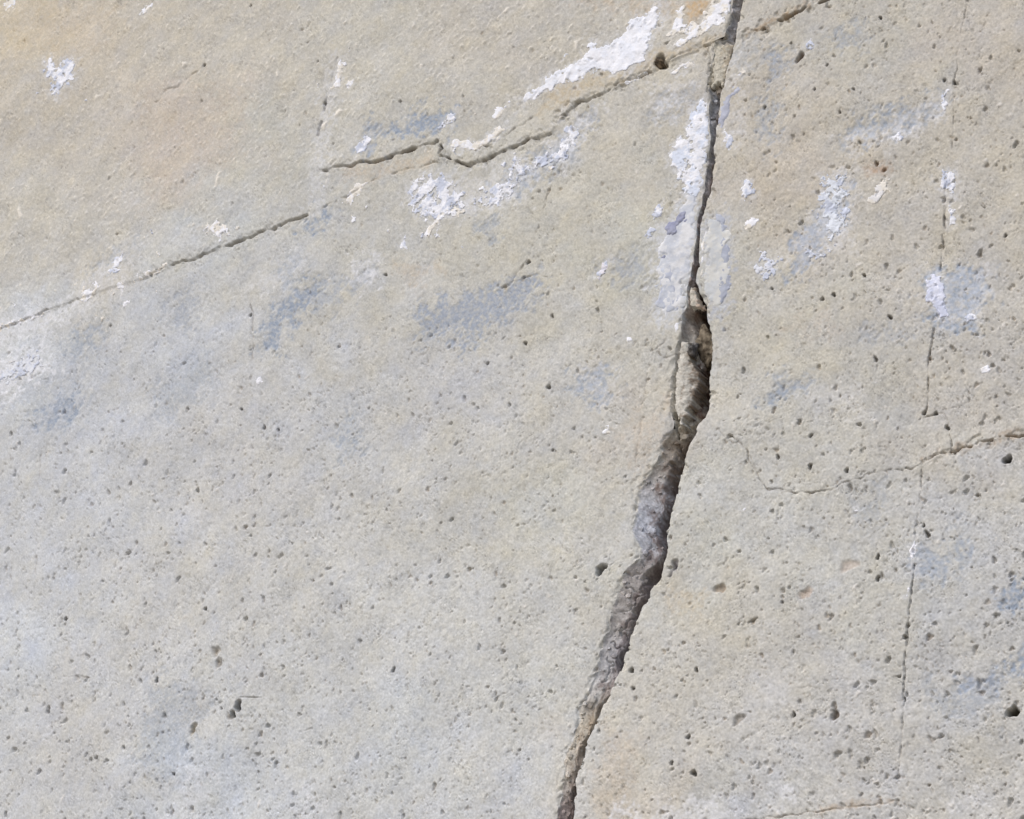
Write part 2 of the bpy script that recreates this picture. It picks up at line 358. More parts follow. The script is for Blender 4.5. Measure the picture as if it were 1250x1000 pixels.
# white coat that still sticks, and the worn film of it round each flake
W = (238, 240, 247); WB = (200, 207, 224); WC = (230, 226, 218)
FL = [
 ([(803,9),(806,24),(797,40),(791,60),(786,74),(772,82),(765,88),(745,89),(730,85),(712,91),(705,101),(690,99),(670,109),(655,119),(640,126),(638,118),(660,102),(675,91),(700,77),(715,67),(721,49),(729,59),(745,51),(762,41),(769,24),(785,19),(795,9)], W, (232,236,246), 2.2, 0),
 ([(816,43),(820,30),(826,14),(831,2),(837,5),(835,27),(848,29),(857,22),(866,8),(870,-6),(894,-6),(890,15),(884,28),(866,36),(850,46),(838,54),(830,60),(825,56),(838,45),(830,41),(824,45)], W, WC, 2.2, .1),
 ([(843,134),(848,127),(866,126),(867,160),(864,190),(859,224),(850,242),(838,237),(832,224),(826,210),(817,200),(820,185),(825,172),(835,168),(839,154)], W, (216,224,240), 2.6, .15),
 ([(55,80),(62,70),(69,82),(84,71),(92,73),(90,96),(84,103),(76,106),(70,119),(62,113),(66,100),(57,91)], W, WB, 2.2, .1),
 ([(416,67),(419,80),(414,105),(403,109),(408,95),(412,80)], W, WC, 1.0, 0),
 ([(419,104),(423,98),(434,93),(430,102),(424,109)], WC, W, 1.0, .2),
 ([(433,185),(437,172),(449,164),(453,172),(447,184),(437,188)], W, WB, 1.6, 0),
 ([(535,158),(546,144),(559,134),(557,147),(545,158)], W, WB, 1.8, .3),
 ([(547,180),(565,183),(585,182),(603,172),(617,157),(608,154),(598,164),(588,171),(570,172),(557,171)], WC, W, 1.4, 0),
 ([(599,143),(605,132),(621,124),(617,136),(606,146)], W, WC, 1.6, .1),
 ([(419,246),(425,235),(435,223),(446,224),(438,237),(428,249)], W, WC, 1.6, 0),
 ([(496,234),(506,220),(523,215),(540,214),(552,222),(560,237),(566,252),(555,257),(545,262),(532,268),(522,266),(512,262),(503,256)], W, WB, 3.0, .5),
 ([(578,240),(598,230),(616,222),(630,212),(618,200),(628,192),(641,205),(633,226),(615,243),(600,252),(585,247)], W, WB, 3.0, .6),
 ([(640,207),(660,190),(680,180),(692,160),(700,150),(707,156),(696,180),(690,196),(670,197),(655,207)], W, WB, 2.6, .6),
 ([(540,258),(565,253),(576,258),(560,263),(545,264),(532,280),(521,291),(517,286),(528,270)], WC, W, 2.0, .2),
 ([(489,288),(497,287),(495,302),(488,302)], W, WB, 1.2, .1),
 ([(245,281),(262,271),(275,274),(279,283),(269,293),(262,286),(250,284)], W, WC, 2.0, .3),
 ([(138,326),(143,314),(153,307),(149,325),(142,338),(134,331)], W, WB, 1.6, .2),
 ([(174,344),(180,332),(192,330),(206,322),(201,332),(188,338)], W, WC, 1.4, .1),
 ([(96,369),(104,355),(118,344),(126,350),(113,362),(105,369)], W, WC, 1.8, .4),
 ([(144,345),(153,346),(151,357),(143,353)], W, WC, 1.2, .1),
 ([(150,372),(158,365),(159,371),(152,376)], W, WC, 1.0, 0),
 ([(0,404),(20,395),(50,386),(53,379),(40,386),(15,393),(-10,400),(-10,410)], WC, W, 2.0, .5),
 ([(-10,470),(15,445),(46,430),(52,448),(32,458),(10,466)], (220,224,232), WB, 3.0, .5),
 ([(171,16),(179,5),(189,4),(184,12),(174,19)], W, WC, 1.4, 0),
 ([(4,8),(10,-6),(24,-6),(20,5),(12,11)], W, WC, 1.6, .1),
 ([(1146,224),(1149,206),(1158,205),(1168,216),(1167,236),(1162,243),(1158,231),(1147,230)], W, WB, 2.0, .3),
 ([(1158,250),(1168,254),(1166,272),(1159,274)], W, WB, 1.6, .4),
 ([(1149,116),(1157,111),(1156,126),(1152,137),(1148,124)], W, WB, 1.4, .2),
 ([(1129,345),(1139,335),(1150,336),(1154,360),(1157,386),(1150,387),(1140,378),(1131,362)], (222,226,242), (206,212,232), 1.8, 0),
 ([(1176,385),(1188,383),(1193,390),(1181,395)], W, WB, 1.4, 0),
 ([(905,232),(912,217),(918,225),(925,239),(915,241),(909,247)], W, WB, 1.6, .2),
 ([(909,273),(917,265),(926,269),(918,280),(910,279)], W, WC, 1.6, .2),
 ([(977,56),(990,50),(996,56),(985,63),(978,61)], W, WB, 1.8, .4),
 ([(1084,166),(1100,160),(1104,168),(1090,171)], W, WB, 1.6, .4),
 ([(1057,240),(1068,228),(1077,219),(1087,217),(1083,232),(1072,245),(1060,250)], (226,226,228), WC, 2.4, .7),
 ([(1000,256),(1003,218),(1030,214),(1033,235),(1024,248),(1038,262),(1032,285),(1015,293),(1005,277),(995,260)], (222,228,238), WB, 3.0, .8),
 ([(919,326),(930,310),(950,314),(946,335),(930,343)], (220,224,234), WB, 2.6, .6),
 ([(980,300),(1000,308),(1018,300),(1010,315),(988,316)], (222,224,228), WB, 2.2, .7),
 ([(796,262),(803,248),(811,246),(808,262),(799,270)], W, WB, 1.8, .3),
 ([(787,290),(793,275),(802,278),(796,293)], W, WB, 1.6, .4),
 ([(729,334),(736,322),(746,314),(741,332),(732,346)], (226,224,232), WB, 1.8, .3),
 ([(901,92),(903,82),(909,77),(912,84),(906,93)], WC, W, 1.6, .4),
 ([(1109,680),(1112,668),(1116,659),(1118,672),(1115,685)], W, W, 1.0, 0),
 ([(1106,730),(1108,718),(1111,718),(1109,730)], W, W, .8, 0),
 ([(884,160),(893,165),(897,172),(890,186),(885,178)], W, WB, 1.4, .1),
 ([(816,94),(838,83),(850,80),(846,75),(832,77)], WC, W, 1.2, 0),
 ([(760,104),(770,98),(788,88),(782,96),(770,102)], WC, W, 1.2, .3),
 ([(820,478),(825,466),(828,476),(823,492)], W, W, 1.0, 0),
 ([(765,412),(771,410),(772,416),(766,418)], W, W, .8, 0),
 ([(735,530),(742,520),(748,528),(741,538)], W, WC, 1.8, .8),
 ([(312,462),(322,460),(322,468),(314,470)], W, WB, 1.4, .3),
 ([(905,622),(911,617),(913,622),(908,626)], W, W, .8, 0),
 ([(1040,622),(1046,618),(1048,624),(1042,627)], W, W, .8, 0),
 ([(1195,450),(1206,446),(1208,452),(1198,458)], W, WC, 1.4, .4),
 ([(838,402),(845,398),(846,408),(840,412)], W, W, 1.2, .1),
 ([(855,300),(862,282),(861,292),(858,330),(853,346),(856,326)], WC, W, 1.0, 0),
 ([(822,398),(828,392),(829,400),(824,406)], W, WC, 1.6, .4),
]
for i, (P, a, b, rgh, hol) in enumerate(FL):
    Q = np.asarray(P, float); Q = Q.mean(0) + (Q - Q.mean(0)) * 1.12
    stain(Q, (212,215,222) if b != WC else (212,210,205), .42 if len(P) > 6 else .3, 5, 5, 210 + i, .02)
# ---- pores of the stone: real pits
PXD = {}
def jac(px, py):
    e = 1.0
    u0, v0 = wall_uv(px, py); u1, v1 = wall_uv(px + e, py); u2, v2 = wall_uv(px, py + e)
    return u1 - u0, u2 - u0, v1 - v0, v2 - v0
def pit(px, py, rx, ry, ang, depth, dirt_shade=0, rgb=(96, 88, 78), rim=0):
    """elliptic pit, radii in metres on the wall"""
    a, b, c, d = jac(px, py)
    g = max(rx, ry) / 0.00062 + 2.5
    sl = win(px - g, py - g, px + g, py + g)
    if sl[0].stop <= sl[0].start or sl[1].stop <= sl[1].start: return
    X = PX[sl] - px; Y = PY[sl] - py
    du = a * X + b * Y; dv = c * X + d * Y
    ca, sa = math.cos(ang), math.sin(ang)
    th = np.arctan2(dv, du)
    q = np.hypot((du * ca + dv * sa) / rx, (-du * sa + dv * ca) / ry) * (1 + .20 * np.sin(2 * th + px) + .16 * np.sin(3 * th + py) + .08 * np.sin(5 * th + px))
    g = sstep(1.15, .55, q)
    H[sl] = np.where(g > 0, H[sl] - depth * g, H[sl])
    if rim: H[sl] += rim * np.exp(-((q - 1.25) / .25) ** 2)
    if dirt_shade: blend(sl, g * dirt_shade, rgb)  # grey-brown earth tone, also painting in the darkness of shallow pits
# small ones, thicker in the porous right half and lower left
NP = 0
g2 = np.random.default_rng(21)
while NP < 9000:
    x, y = g2.uniform(X0 + 3, X0 + NX - 4), g2.uniform(Y0 + 3, Y0 + NY - 4)
    u, v = wall_uv(x, y)
    dens = .42
    if x > 880: dens = .95
    elif y > 400: dens = .85
    if x < 700 and y < 390 - .38 * x: dens = .16
    if 450 < x < 700 and y > 700: dens = .6
    dens *= 1 + .6 * float(noise(np.array([u]), np.array([v]), .09, 33)[0])
    if g2.random() > dens: continue
    NP += 1
    r = .00058 * math.exp(g2.exponential(.36))
    r = min(r, .0022) * (.92 if x > 850 else .85)
    if x < 720 and y > 420: r *= 1.0 + .42 * (720 - x) / 720
    pit(x, y, r * g2.uniform(1.0, 1.7), r, math.pi / 2 + g2.normal(0, .5), r * g2.uniform(.6, 1.5),
        g2.uniform(.05, .35), (128, 120, 108) if g2.random() < .6 else (134, 112, 86))
k = 0
while k < 4600:
    x, y = g2.uniform(X0 + 3, X0 + NX - 4), g2.uniform(Y0 + 3, Y0 + NY - 4)
    u, v = wall_uv(x, y)
    dens = .9 if y > 560 - .25 * x else .3
    if x > 860: dens = .55
    if g2.random() > dens * (.55 + .7 * float(noise(np.array([u]), np.array([v]), .08, 36)[0])): continue
    k += 1; r = g2.uniform(.00045, .0011) * (1 + (.7 * (720 - x) / 720 if x < 720 and y > 400 else 0))
    pit(x, y, r * g2.uniform(1.0, 2.0), r, math.pi / 2 + g2.normal(0, .6), r * g2.uniform(.5, 1.2), g2.uniform(.15, .5), (128, 118, 102) if g2.random() < .7 else (118, 114, 110))
BIG = [(1075,22,3.2,1),(977,70,4.2,2),(1010,80,2.8,1),(965,52,2.6,1),(933,130,2.8,1),(995,110,2.4,1),(1043,110,2.6,1),(1026,138,2.6,1),
 (1070,199,3.6,2),(1079,207,3.2,2),(942,352,2.6,1),(1004,365,3.2,1),(1018,360,3.4,1),(1087,388,3.6,1),(1069,438,3.2,1),(1055,336,2.8,1),
 (1196,310,3.6,0),(1192,470,3.6,0),(945,500,4,0),(990,532,3,1),(948,550,4.4,0),(950,558,3,1),(989,569,3.6,1),(1033,574,3.6,1),(1230,561,4.4,1),
 (1132,652,4,1),(1127,641,2.6,1),(1071,680,3,1),(1071,706,3.4,1),(1135,778,5,0),(1236,868,6,1),(847,944,4.4,1),(940,942,4,0),(970,873,3.4,1),
 (1020,873,4.6,0),(1060,897,4.8,0),(733,697,4.6,1),(823,690,3.8,0),(640,418,3.6,1),(594,443,3.4,1),(582,453,3.2,0),(670,473,4,1),(664,485,2.6,0),
 (645,320,4,1),(638,341,3.6,0),(617,352,3.6,0),(670,232,4,0),(684,231,3.6,0),(673,385,3.2,1),(668,372,2.6,0),(700,352,3.4,0),(480,818,3.6,1),
 (190,830,4.4,1),(250,743,4,1),(80,756,4,1),(290,861,4.8,1),(284,872,4,1),(278,875,3.6,0),(317,895,4.4,0),(212,945,3.4,1),(235,890,4.4,0),
 (306,385,3.6,1),(395,125,4.2,1),(690,190,3,1),(698,158,3.6,0),(677,213,2.8,0),(525,712,3.4,0),(605,700,3.6,0),(522,598,4.4,0),(616,614,3.6,0),
 (675,550,2.6,1),(322,522,3.6,1),(340,525,3.4,1),(295,500,3.4,1),(135,398,3.2,1),(200,410,3.6,0),(470,335,3.6,1),(490,125,2.6,1),(250,80,4,1),
 (200,60,2.6,1),(305,6,3.6,1),(30,50,3.8,0),(372,138,3.4,0),(365,152,2.6,1),(388,75,2.6,1),(376,52,2.6,1),(270,865,2.6,1),(310,762,3.6,0),
 (262,795,4,0),(265,808,3.6,0),(318,800,3.8,0),(365,460,3.4,0),(415,422,3.6,0),(414,424,2.6,1),(650,62,3,0),(588,40,3,0),(960,104,2.6,0),
 (918,142,2.8,0),(976,131,2.8,0),(1153,98,3,1),(1174,118,2.6,0),(1165,101,3.2,1),(1146,200,2.6,0),(895,105,3,0),(909,140,2.6,0),(1083,510,2.6,0),
 (1128,504,3.4,1),(1142,504,3,1),(1156,522,3.4,1),(1135,437,3.6,0),(1125,609,3.4,0),(1105,778,3.2,1),(955,735,2.4,1),(1044,800,3,0),(1010,752,3.4,0),
 (1000,767,3.4,0),(920,757,3,0),(850,818,3,1),(770,818,4,1),(772,840,3,1),(885,878,3.4,0),(840,900,3.2,1),(820,932,3,1),(798,816,2.8,0),(810,795,3.6,0),
 (930,800,3.4,0),(918,760,3.2,0),(905,930,3.4,0),(1140,460,2.6,0),(1178,396,2.6,0),(1228,288,2.8,1),(1210,285,2.6,0),(1238,390,3,0),(1040,175,2.4,0)]
for i, (x, y, r, dk) in enumerate(BIG):
    r = r * .00050; e = 1.15 + .5 * ((i * 37) % 10) / 10
    pit(x, y, r * e, r, math.pi / 2 + ((i * 53) % 17 - 8) * .06, r * (2.0 if dk else .8), .75 if dk == 1 else (.6 if dk == 2 else .4),
        (84, 78, 70) if dk == 1 else ((120, 84, 54) if dk == 2 else (138, 118, 92)), .0003 * (i % 3 == 0))
pit(733,695,.0062,.0040,1.25,.008,.7,(84,78,70))
pit(824,688,.0046,.0034,1.2,.003,.6,(120,116,124))
pit(1236,868,.0048,.0042,1.2,.007,.55,(96,90,70))
pit(1230,561,.0044,.0030,1.0,.007,.6,(80,74,66))
pit(290,862,.0062,.0042,1.1,.007,.6,(92,86,74)); pit(283,873,.0060,.0036,.9,.004,.5,(104,96,82))
pit(235,889,.006,.004,1.3,.003,.5,(140,124,84)); pit(263,795,.007,.005,1.2,.0025,.4,(140,128,112)); pit(266,808,.005,.004,1.2,.002,.4,(140,128,112))
pit(879,718,.006,.0042,.3,.003,.5,(146,122,96)); pit(902,878,.005,.004,.3,.003,.4,(140,128,112)); pit(1020,873,.0042,.0034,.2,.004,.5,(116,100,84))
pit(977,69,.0052,.0036,1.1,.006,.6,(116,86,58)); pit(984,724,.006,.005,.3,.0015,.35,(176,140,110)); pit(1035,690,.007,.006,.3,.0012,.3,(180,150,122))
pit(1196,310,.0036,.003,1.2,.002,.2,(120,110,100),.0006)
stroke([(731,700),(728,708)], 1.8, .003, .4, (100,92,82), 501)
stroke([(823,690),(820,697),(817,704)], 2.0, .003, .5, (120,116,122), 502)
stroke([(913,760),(918,757),(924,754)], 1.5, .003, .45, (100,92,80), 503)
stroke([(1090,827),(1100,824)], 1.3, .003, .45, (100,92,80), 504)
pit(806.5,76.5,.0062,.0105,.62,.0085,.35,(112,98,80))         # socket of the pebble
# bright grit
for k in range(900):
    x, y = g2.uniform(X0 + 3, X0 + NX - 4), g2.uniform(Y0 + 3, Y0 + NY - 4)
    if not (x < 700 and y < 420 - .35 * x) and g2.random() > .45: continue
    r = g2.uniform(.0008, .0019)
    pit(x, y, r * g2.uniform(1, 2.2), r, g2.normal(1.0, .5), -r * .35, g2.uniform(.25, .7), (216, 213, 208))

for k in range(420):
    x, y = g2.uniform(-40, 720), g2.uniform(-40, 420)
    u, v = wall_uv(x, y)
    if y > 400 - .40 * x or g2.random() > .45 + .6 * float(noise(np.array([u]), np.array([v]), .1, 39)[0]): continue
    r = .0010 * math.exp(g2.exponential(.4)); r = min(r, .0042)
    pit(x, y, r * g2.uniform(1.2, 2.6), r, .9 + g2.normal(0, .35), -.0006 - r * .25, g2.uniform(.5, .95), (230, 225, 215))
C *= ALB
C = np.clip(C, .02, .82).astype(np.float32)

def samp(A, x, y):
    fx = np.clip(x - X0, 0, NX - 1.001); fy = np.clip(y - Y0, 0, NY - 1.001)
    xi = fx.astype(int); yi = fy.astype(int); fx = fx - xi; fy = fy - yi
    if A.ndim == 3: fx = fx[..., None]; fy = fy[..., None]
    return (A[yi, xi] * (1 - fx) + A[yi, xi + 1] * fx) * (1 - fy) + (A[yi + 1, xi] * (1 - fx) + A[yi + 1, xi + 1] * fx) * fy

# ------------------------------------------------------------------ materials
def plaster(name, grain=420.0, bump=.10, rough=.92, var=.17, tint=None):
    m = bpy.data.materials.new(name); m.use_nodes = True
    n = m.node_tree.nodes; l = m.node_tree.links
    b = n['Principled BSDF']; b.inputs['Roughness'].default_value = rough
    b.inputs['Specular IOR Level'].default_value = .18
    tc = n.new('ShaderNodeTexCoord')
    n1 = n.new('ShaderNodeTexNoise'); n1.inputs['Scale'].default_value = grain; n1.inputs['Detail'].default_value = 4; n1.inputs['Roughness'].default_value = .65
    n2 = n.new('ShaderNodeTexNoise'); n2.inputs['Scale'].default_value = grain * 2.3; n2.inputs['Detail'].default_value = 2
    l.new(tc.outputs['Object'], n1.inputs['Vector']); l.new(tc.outputs['Object'], n2.inputs['Vector'])
    mr = n.new('ShaderNodeMapRange'); mr.inputs['From Min'].default_value = .25; mr.inputs['From Max'].default_value = .75
    mr.inputs['To Min'].default_value = 1 - var; mr.inputs['To Max'].default_value = 1 + var
    l.new(n1.outputs['Fac'], mr.inputs['Value'])
    mx = n.new('ShaderNodeVectorMath'); mx.operation = 'SCALE'
    if tint is None:
        at = n.new('ShaderNodeAttribute'); at.attribute_name = 'tone'; l.new(at.outputs['Color'], mx.inputs[0])
    else:
        big = n.new('ShaderNodeTexNoise'); big.inputs['Scale'].default_value = 200; big.inputs['Detail'].default_value = 5
        l.new(tc.outputs['Object'], big.inputs['Vector'])
        cr = n.new('ShaderNodeValToRGB'); cr.color_ramp.elements[0].position = .35; cr.color_ramp.elements[1].position = .65
        cr.color_ramp.elements[0].color = (*(lin(tint[0]) * ALB), 1); cr.color_ramp.elements[1].color = (*(lin(tint[1]) * ALB), 1)
        l.new(big.outputs['Fac'], cr.inputs['Fac']); l.new(cr.outputs['Color'], mx.inputs[0])
    l.new(mr.outputs['Result'], mx.inputs['Scale']); l.new(mx.outputs['Vector'], b.inputs['Base Color'])
    ad = n.new('ShaderNodeMath'); ad.operation = 'ADD'; l.new(n1.outputs['Fac'], ad.inputs[0]); l.new(n2.outputs['Fac'], ad.inputs[1])
    bp = n.new('ShaderNodeBump'); bp.inputs['Strength'].default_value = bump; bp.inputs['Distance'].default_value = .0012
    l.new(ad.outputs['Value'], bp.inputs['Height']); l.new(bp.outputs['Normal'], b.inputs['Normal'])
    return m
MAT = plaster('weathered_plaster')
MAT_IN = plaster('broken_masonry', 420, .30, .95, .30)
MAT_FL = plaster('lime_flake', 500, .10, .9, .03)
MAT_CORE = plaster('rubble_core', 60, .8, .95, .2, ((120,108,94),(150,140,126)))
MAT_ST = [plaster('brown_stone', 160, .6, .9, .25, ((74,65,54),(142,132,116))), plaster('grey_stone', 160, .6, .9, .25, ((110,104,100),(168,160,150))),
          plaster('red_stone', 160, .6, .9, .2, ((96,62,48),(150,112,92))), plaster('dark_pebble', 160, .4, .75, .25, ((62,54,44),(112,98,80)))]
MAT_ST.append(plaster('sooty_stone', 160, .6, .9, .25, ((78,76,76),(128,124,122))))
MAT_GR = plaster('trodden_earth', 14, .6, .95, .2, ((150,142,128),(178,170,156)))

def mesh_obj(name, co, quads, mat, parent=None, tone=None, normals=None, tris=None, smooth=True):
    me = bpy.data.meshes.new(name)
    nq = len(quads); ntr = 0 if tris is None else len(tris)
    me.vertices.add(len(co)); me.vertices.foreach_set('co', np.ascontiguousarray(co, np.float32).ravel())
    lp = np.ascontiguousarray(quads, np.int32).ravel()
    ls = np.arange(nq, dtype=np.int32) * 4
    if ntr:
        ls = np.r_[ls, nq * 4 + np.arange(ntr, dtype=np.int32) * 3].astype(np.int32); lp = np.r_[lp, np.asarray(tris, np.int32).ravel()].astype(np.int32)
    me.loops.add(len(lp)); me.loops.foreach_set('vertex_index', lp)
    me.polygons.add(nq + ntr); me.polygons.foreach_set('loop_start', ls)
    me.update(calc_edges=True)
    me.polygons.foreach_set('use_smooth', np.full(nq + ntr, smooth, bool))
    if tone is not None:
        at = me.color_attributes.new('tone', 'FLOAT_COLOR', 'POINT')
        at.data.foreach_set('color', np.concatenate([tone, np.ones((len(tone), 1))], 1).astype(np.float32).ravel())
    if normals is not None:
        me.normals_split_custom_set_from_vertices(np.ascontiguousarray(normals, np.float32))
    me.materials.append(mat)
    o = bpy.data.objects.new(name, me); COL.objects.link(o)
    if parent: o.parent = parent
    return o

def grid_quads(nr, nc):
    i = np.arange(nr * nc, dtype=np.int32).reshape(nr, nc)
    return np.stack([i[:-1, :-1], i[1:, :-1], i[1:, 1:], i[:-1, 1:]], -1).reshape(-1, 4)

# ------------------------------------------------------------------ ground and the wall
gq = np.array([[-60, -60, 0], [60, -60, 0], [60, 60, 0], [-60, 60, 0]], float)
ground = mesh_obj('ground', gq, [[0, 1, 2, 3]], MAT_GR); ground['kind'] = 'structure'

wall = bpy.data.objects.new('plastered_wall', None); COL.objects.link(wall)
wall['label'] = 'old pitted beige and grey plastered stone wall split by a long crack'
wall['category'] = 'wall'
wall['kind'] = 'thing'

# crack edges at the face of the wall: y, left lip x, right edge x
CR = np.array([(-80,907,921),(0,895,905),(25,889,901),(45,885,898),(52,867.5,896),(58,868,893.5),(75,867.5,890),(95,865,886),(107,865,883),(116,867,879.5),
 (130,866.5,877.5),(146,866,875.5),(168,867,873.5),(190,864,871.5),(207,862,869.5),(224,860,867.5),(245,856,862.5),(263,852,857.5),(278,850,855),
 (296,849,854.5),(312,846,853),(330,843.5,851),(343,839.5,848),(352,838,853),(365,837,857),(374,838,861),(378,834,861),(390,831.5,863),(405,830,868),
 (416,827,868.5),(438,822,867.5),(461,819.5,865),(483,816.5,866.5),(499,816,865.5),(510,818.5,862),(514,819,856),(528,818,849.5),(539,809,842),(562,800,836),
 (580,787.5,831.5),(607,776,825),(630,774,818.5),(652,774.5,814),(674,777,814),(686,775,812),(697,766,808.5),(708,758,803.5),(719,754,795),(742,749,784.5),
 (764,742,774),(784,734,767),(808,728,759.5),(832,723,750),(856,712,738),(868,706,732),(892,700,722.5),(904,698,716.5),(928,689,710.5),(947,687,704.5),
 (971,685,702.5),(988,681,702),(1000,678,700.5),(1080,662,682)])
ys_f = np.arange(-M + 2, 1000 + M - 2, 1.06)
NR = len(ys_f)
def edge(col, seed, amp):
    x = np.interp(ys_f, CR[:, 0], CR[:, col])
    return x + amp * noise(ys_f / 1000, ys_f * 0 + .3, .030, seed) + amp * .3 * noise(ys_f / 1000, ys_f * 0 + .7, .009, seed + 2)
wid = np.interp(ys_f, CR[:, 0], CR[:, 2] - CR[:, 1])
aL = np.clip(wid / 26, .15, 1)
XL = np.interp(ys_f, CR[:, 0], CR[:, 1])
XL = XL + (1.5 * noise(ys_f / 1000, ys_f * 0 + .3, .040, 1) + .35 * noise(ys_f / 1000, ys_f * 0 + .7, .016, 3)) * aL
XR = edge(2, 2, .55)
XR = np.maximum(XR, XL + 2.0)

def region_left(x, y):
    j = np.interp(x, [p[0] for p in J1L], [p[1] for p in J1L])
    r = np.where(y > j, 0, np.where(x < np.interp(y, [p[1] for p in V2], [p[0] for p in V2]), 1, 2))
    return r
def region_right(x, y):
    j1 = np.interp(x, [p[0] for p in J1R], [p[1] for p in J1R]); j2 = np.interp(x, [p[0] for p in J2], [p[1] for p in J2])
    j3 = np.interp(x, [p[0] for p in J3], [p[1] for p in J3]); v1 = np.interp(y, [p[1] for p in V1], [p[0] for p in V1])
    rt_ = (x > v1).astype(int)
    return np.where(y < j1, 3, np.where(y < j2, 4, np.where(y < j3, 6, 8)) + rt_)

def vert(x, y, h):
    u, v = wall_uv(x, y)
    return np.stack([u, -h, v], -1)

def vnormals(P):
    du = np.gradient(P, axis=1); dv = np.gradient(P, axis=0)
    n = np.cross(dv, du)
    n /= np.linalg.norm(n, axis=-1, keepdims=True) + 1e-12
    if np.mean(n[..., 1]) > 0: n = -n
    return n

def slab(XG, YG, region, extra_in=None):
    h = samp(H, XG, YG); t = samp(C, XG, YG)
    return h, t

def emit(P, Tn, reg, skip=None):
    n = vnormals(P); nr, nc = P.shape[:2]
    q = grid_quads(nr, nc); lab = reg[:-1, :-1].ravel()
    co = P.reshape(-1, 3); tn = Tn.reshape(-1, 3); nn = n.reshape(-1, 3)
    for k in np.unique(lab):
        f = q[lab == k]
        idx, inv = np.unique(f, return_inverse=True)
        mesh_obj('wall_block', co[idx], inv.reshape(-1, 4), MAT, wall, tn[idx], nn[idx])

LIPN = noise(ys_f / 1000, ys_f * 0 + .1, .04, 3)
lip_soft = np.interp(ys_f, [-80,50,120,340,380,520,560,700,830,960,1080], [1,.7,1,.7,.9,.9,1.2,.9,1,1.3,1])
# left of the crack
nc = int((800 + M) / 1.06)
s = np.linspace(0, 1, nc)
XG = (X0 + 1) + s[None, :] * (XL[:, None] - (X0 + 1)); YG = np.repeat(ys_f[:, None], nc, 1)
h, t = slab(XG, YG, None)
XLs = np.convolve(np.pad(XL, 12, mode='edge'), np.hanning(27)[1:-1] / np.hanning(27).sum(), 'same')[12:-12]
dl = np.clip(XLs[:, None] - XG + 1.3 * noise(XG / 1000, YG / 1000, .014, 21), 0, None)
lip = np.exp(-dl / lip_soft[:, None])
h = h - (lip * (.0008 + .0004 * lip_soft[:, None]) * np.clip(1 + .6 * noise(XG / 1000, YG / 1000, .03, 3), .2, 2))
h = h - .0008 * sstep(0, .5, noise(XG / 1000, YG / 1000, .055, 26) + .25 * noise(XG / 1000, YG / 1000, .014, 27) + .1 - dl / 7) * np.clip(wid / 26, .2, 1)[:, None]
PL = vert(XG, YG, h)
emit(PL, t, region_left(XG, YG))
LIPH, LIPT = h[:, -1], t[:, -1]
# right of the crack, with the inner face of its edge
nc = int((450 + M) / 1.06)
s = np.linspace(0, 1, nc)
XG = XR[:, None] + s[None, :] * ((X0 + NX - 2) - XR[:, None]); YG = np.repeat(ys_f[:, None], nc, 1)
h, t = slab(XG, YG, None)
dr = XG - XR[:, None]
chip = np.clip(noise(ys_f / 1000, ys_f * 0 + .9, .03, 6) - .6, 0, 2)[:, None]
h = h - np.exp(-dr / 1.6) * .0005 - .0022 * sstep(0, .3, noise(XG / 1000, YG / 1000, .026, 24) + .4 * noise(XG / 1000, YG / 1000, .009, 25) - .35 - dr / 4.5)
PR = vert(XG, YG, h)
deep = []; tdeep = []
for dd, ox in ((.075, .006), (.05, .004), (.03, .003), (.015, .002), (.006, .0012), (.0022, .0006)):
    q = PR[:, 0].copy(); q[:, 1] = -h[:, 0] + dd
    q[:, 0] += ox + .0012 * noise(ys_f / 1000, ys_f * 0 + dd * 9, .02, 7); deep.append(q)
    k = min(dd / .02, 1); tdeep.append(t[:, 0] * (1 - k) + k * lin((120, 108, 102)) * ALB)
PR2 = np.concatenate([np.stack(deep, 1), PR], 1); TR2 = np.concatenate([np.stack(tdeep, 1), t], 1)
reg = region_right(XG, YG); reg = np.concatenate([np.repeat(reg[:, :1], len(deep), 1), reg], 1)
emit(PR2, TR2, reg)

# broken face inside the crack: y, first drop, slope depth, final plunge (metres)
PRF = np.array([(-80,.001,.014,.02),(45,.001,.014,.02),(54,.002,.002,.010),(100,.003,.002,.014),(108,.004,.006,.02),(116,.005,.012,.025),(150,.002,.010,.025),
 (340,.002,.009,.028),(350,.003,.012,.03),(376,.001,.022,.045),(385,.004,.030,.05),(415,.004,.028,.05),(440,.003,.022,.05),(520,.003,.020,.05),(545,.003,.018,.045),(590,.001,.009,.045),
 (690,.001,.008,.045),(760,.001,.009,.036),(820,.001,.006,.026),(850,.0005,.004,.03),(880,.0,.003,.03),(955,.0,.003,.03),(990,.001,.010,.035),(1080,.001,.012,.035)])
f_ = lambda k: np.interp(ys_f, PRF[:, 0], PRF[:, k])[:, None]
NS = 64
s = np.linspace(0, 1.28, NS)[None, :]
gap = (XR - XL)[:, None]
XC = XL[:, None] + s * gap; YC = np.repeat(ys_f[:, None], NS, 1)
cu, cv = wall_uv(XC, YC)
gap_m = gap * .0008
arc = s * gap_m + .8 * (f_(2) * np.clip(s, 0, 1) + f_(3) * sstep(.5, 1, s)); cu = arc + .3 * cv + 0 * cu
ruf = .0007 * fbm(cu, cv, .045, 2, 61, .4) + .00012 * noise(cu, cv, .008, 62)
plunge0 = np.interp(ys_f, [-80,50,110,340,380,520,580,700,840,960,1080], [.55,.8,.7,.5,.5,.5,.52,.56,.76,.74,.6])[:, None]
plunge0 = plunge0 + .10 * noise(ys_f / 1000, ys_f * 0, .05, 9)[:, None]
sE = np.clip((XC - XLs[:, None] + 1.4 * noise(XC / 1000, YC / 1000, .016, 22) * sstep(0, .15, s)) / gap, 0, None); sE = np.where(s < .04, np.minimum(sE, s), sE)
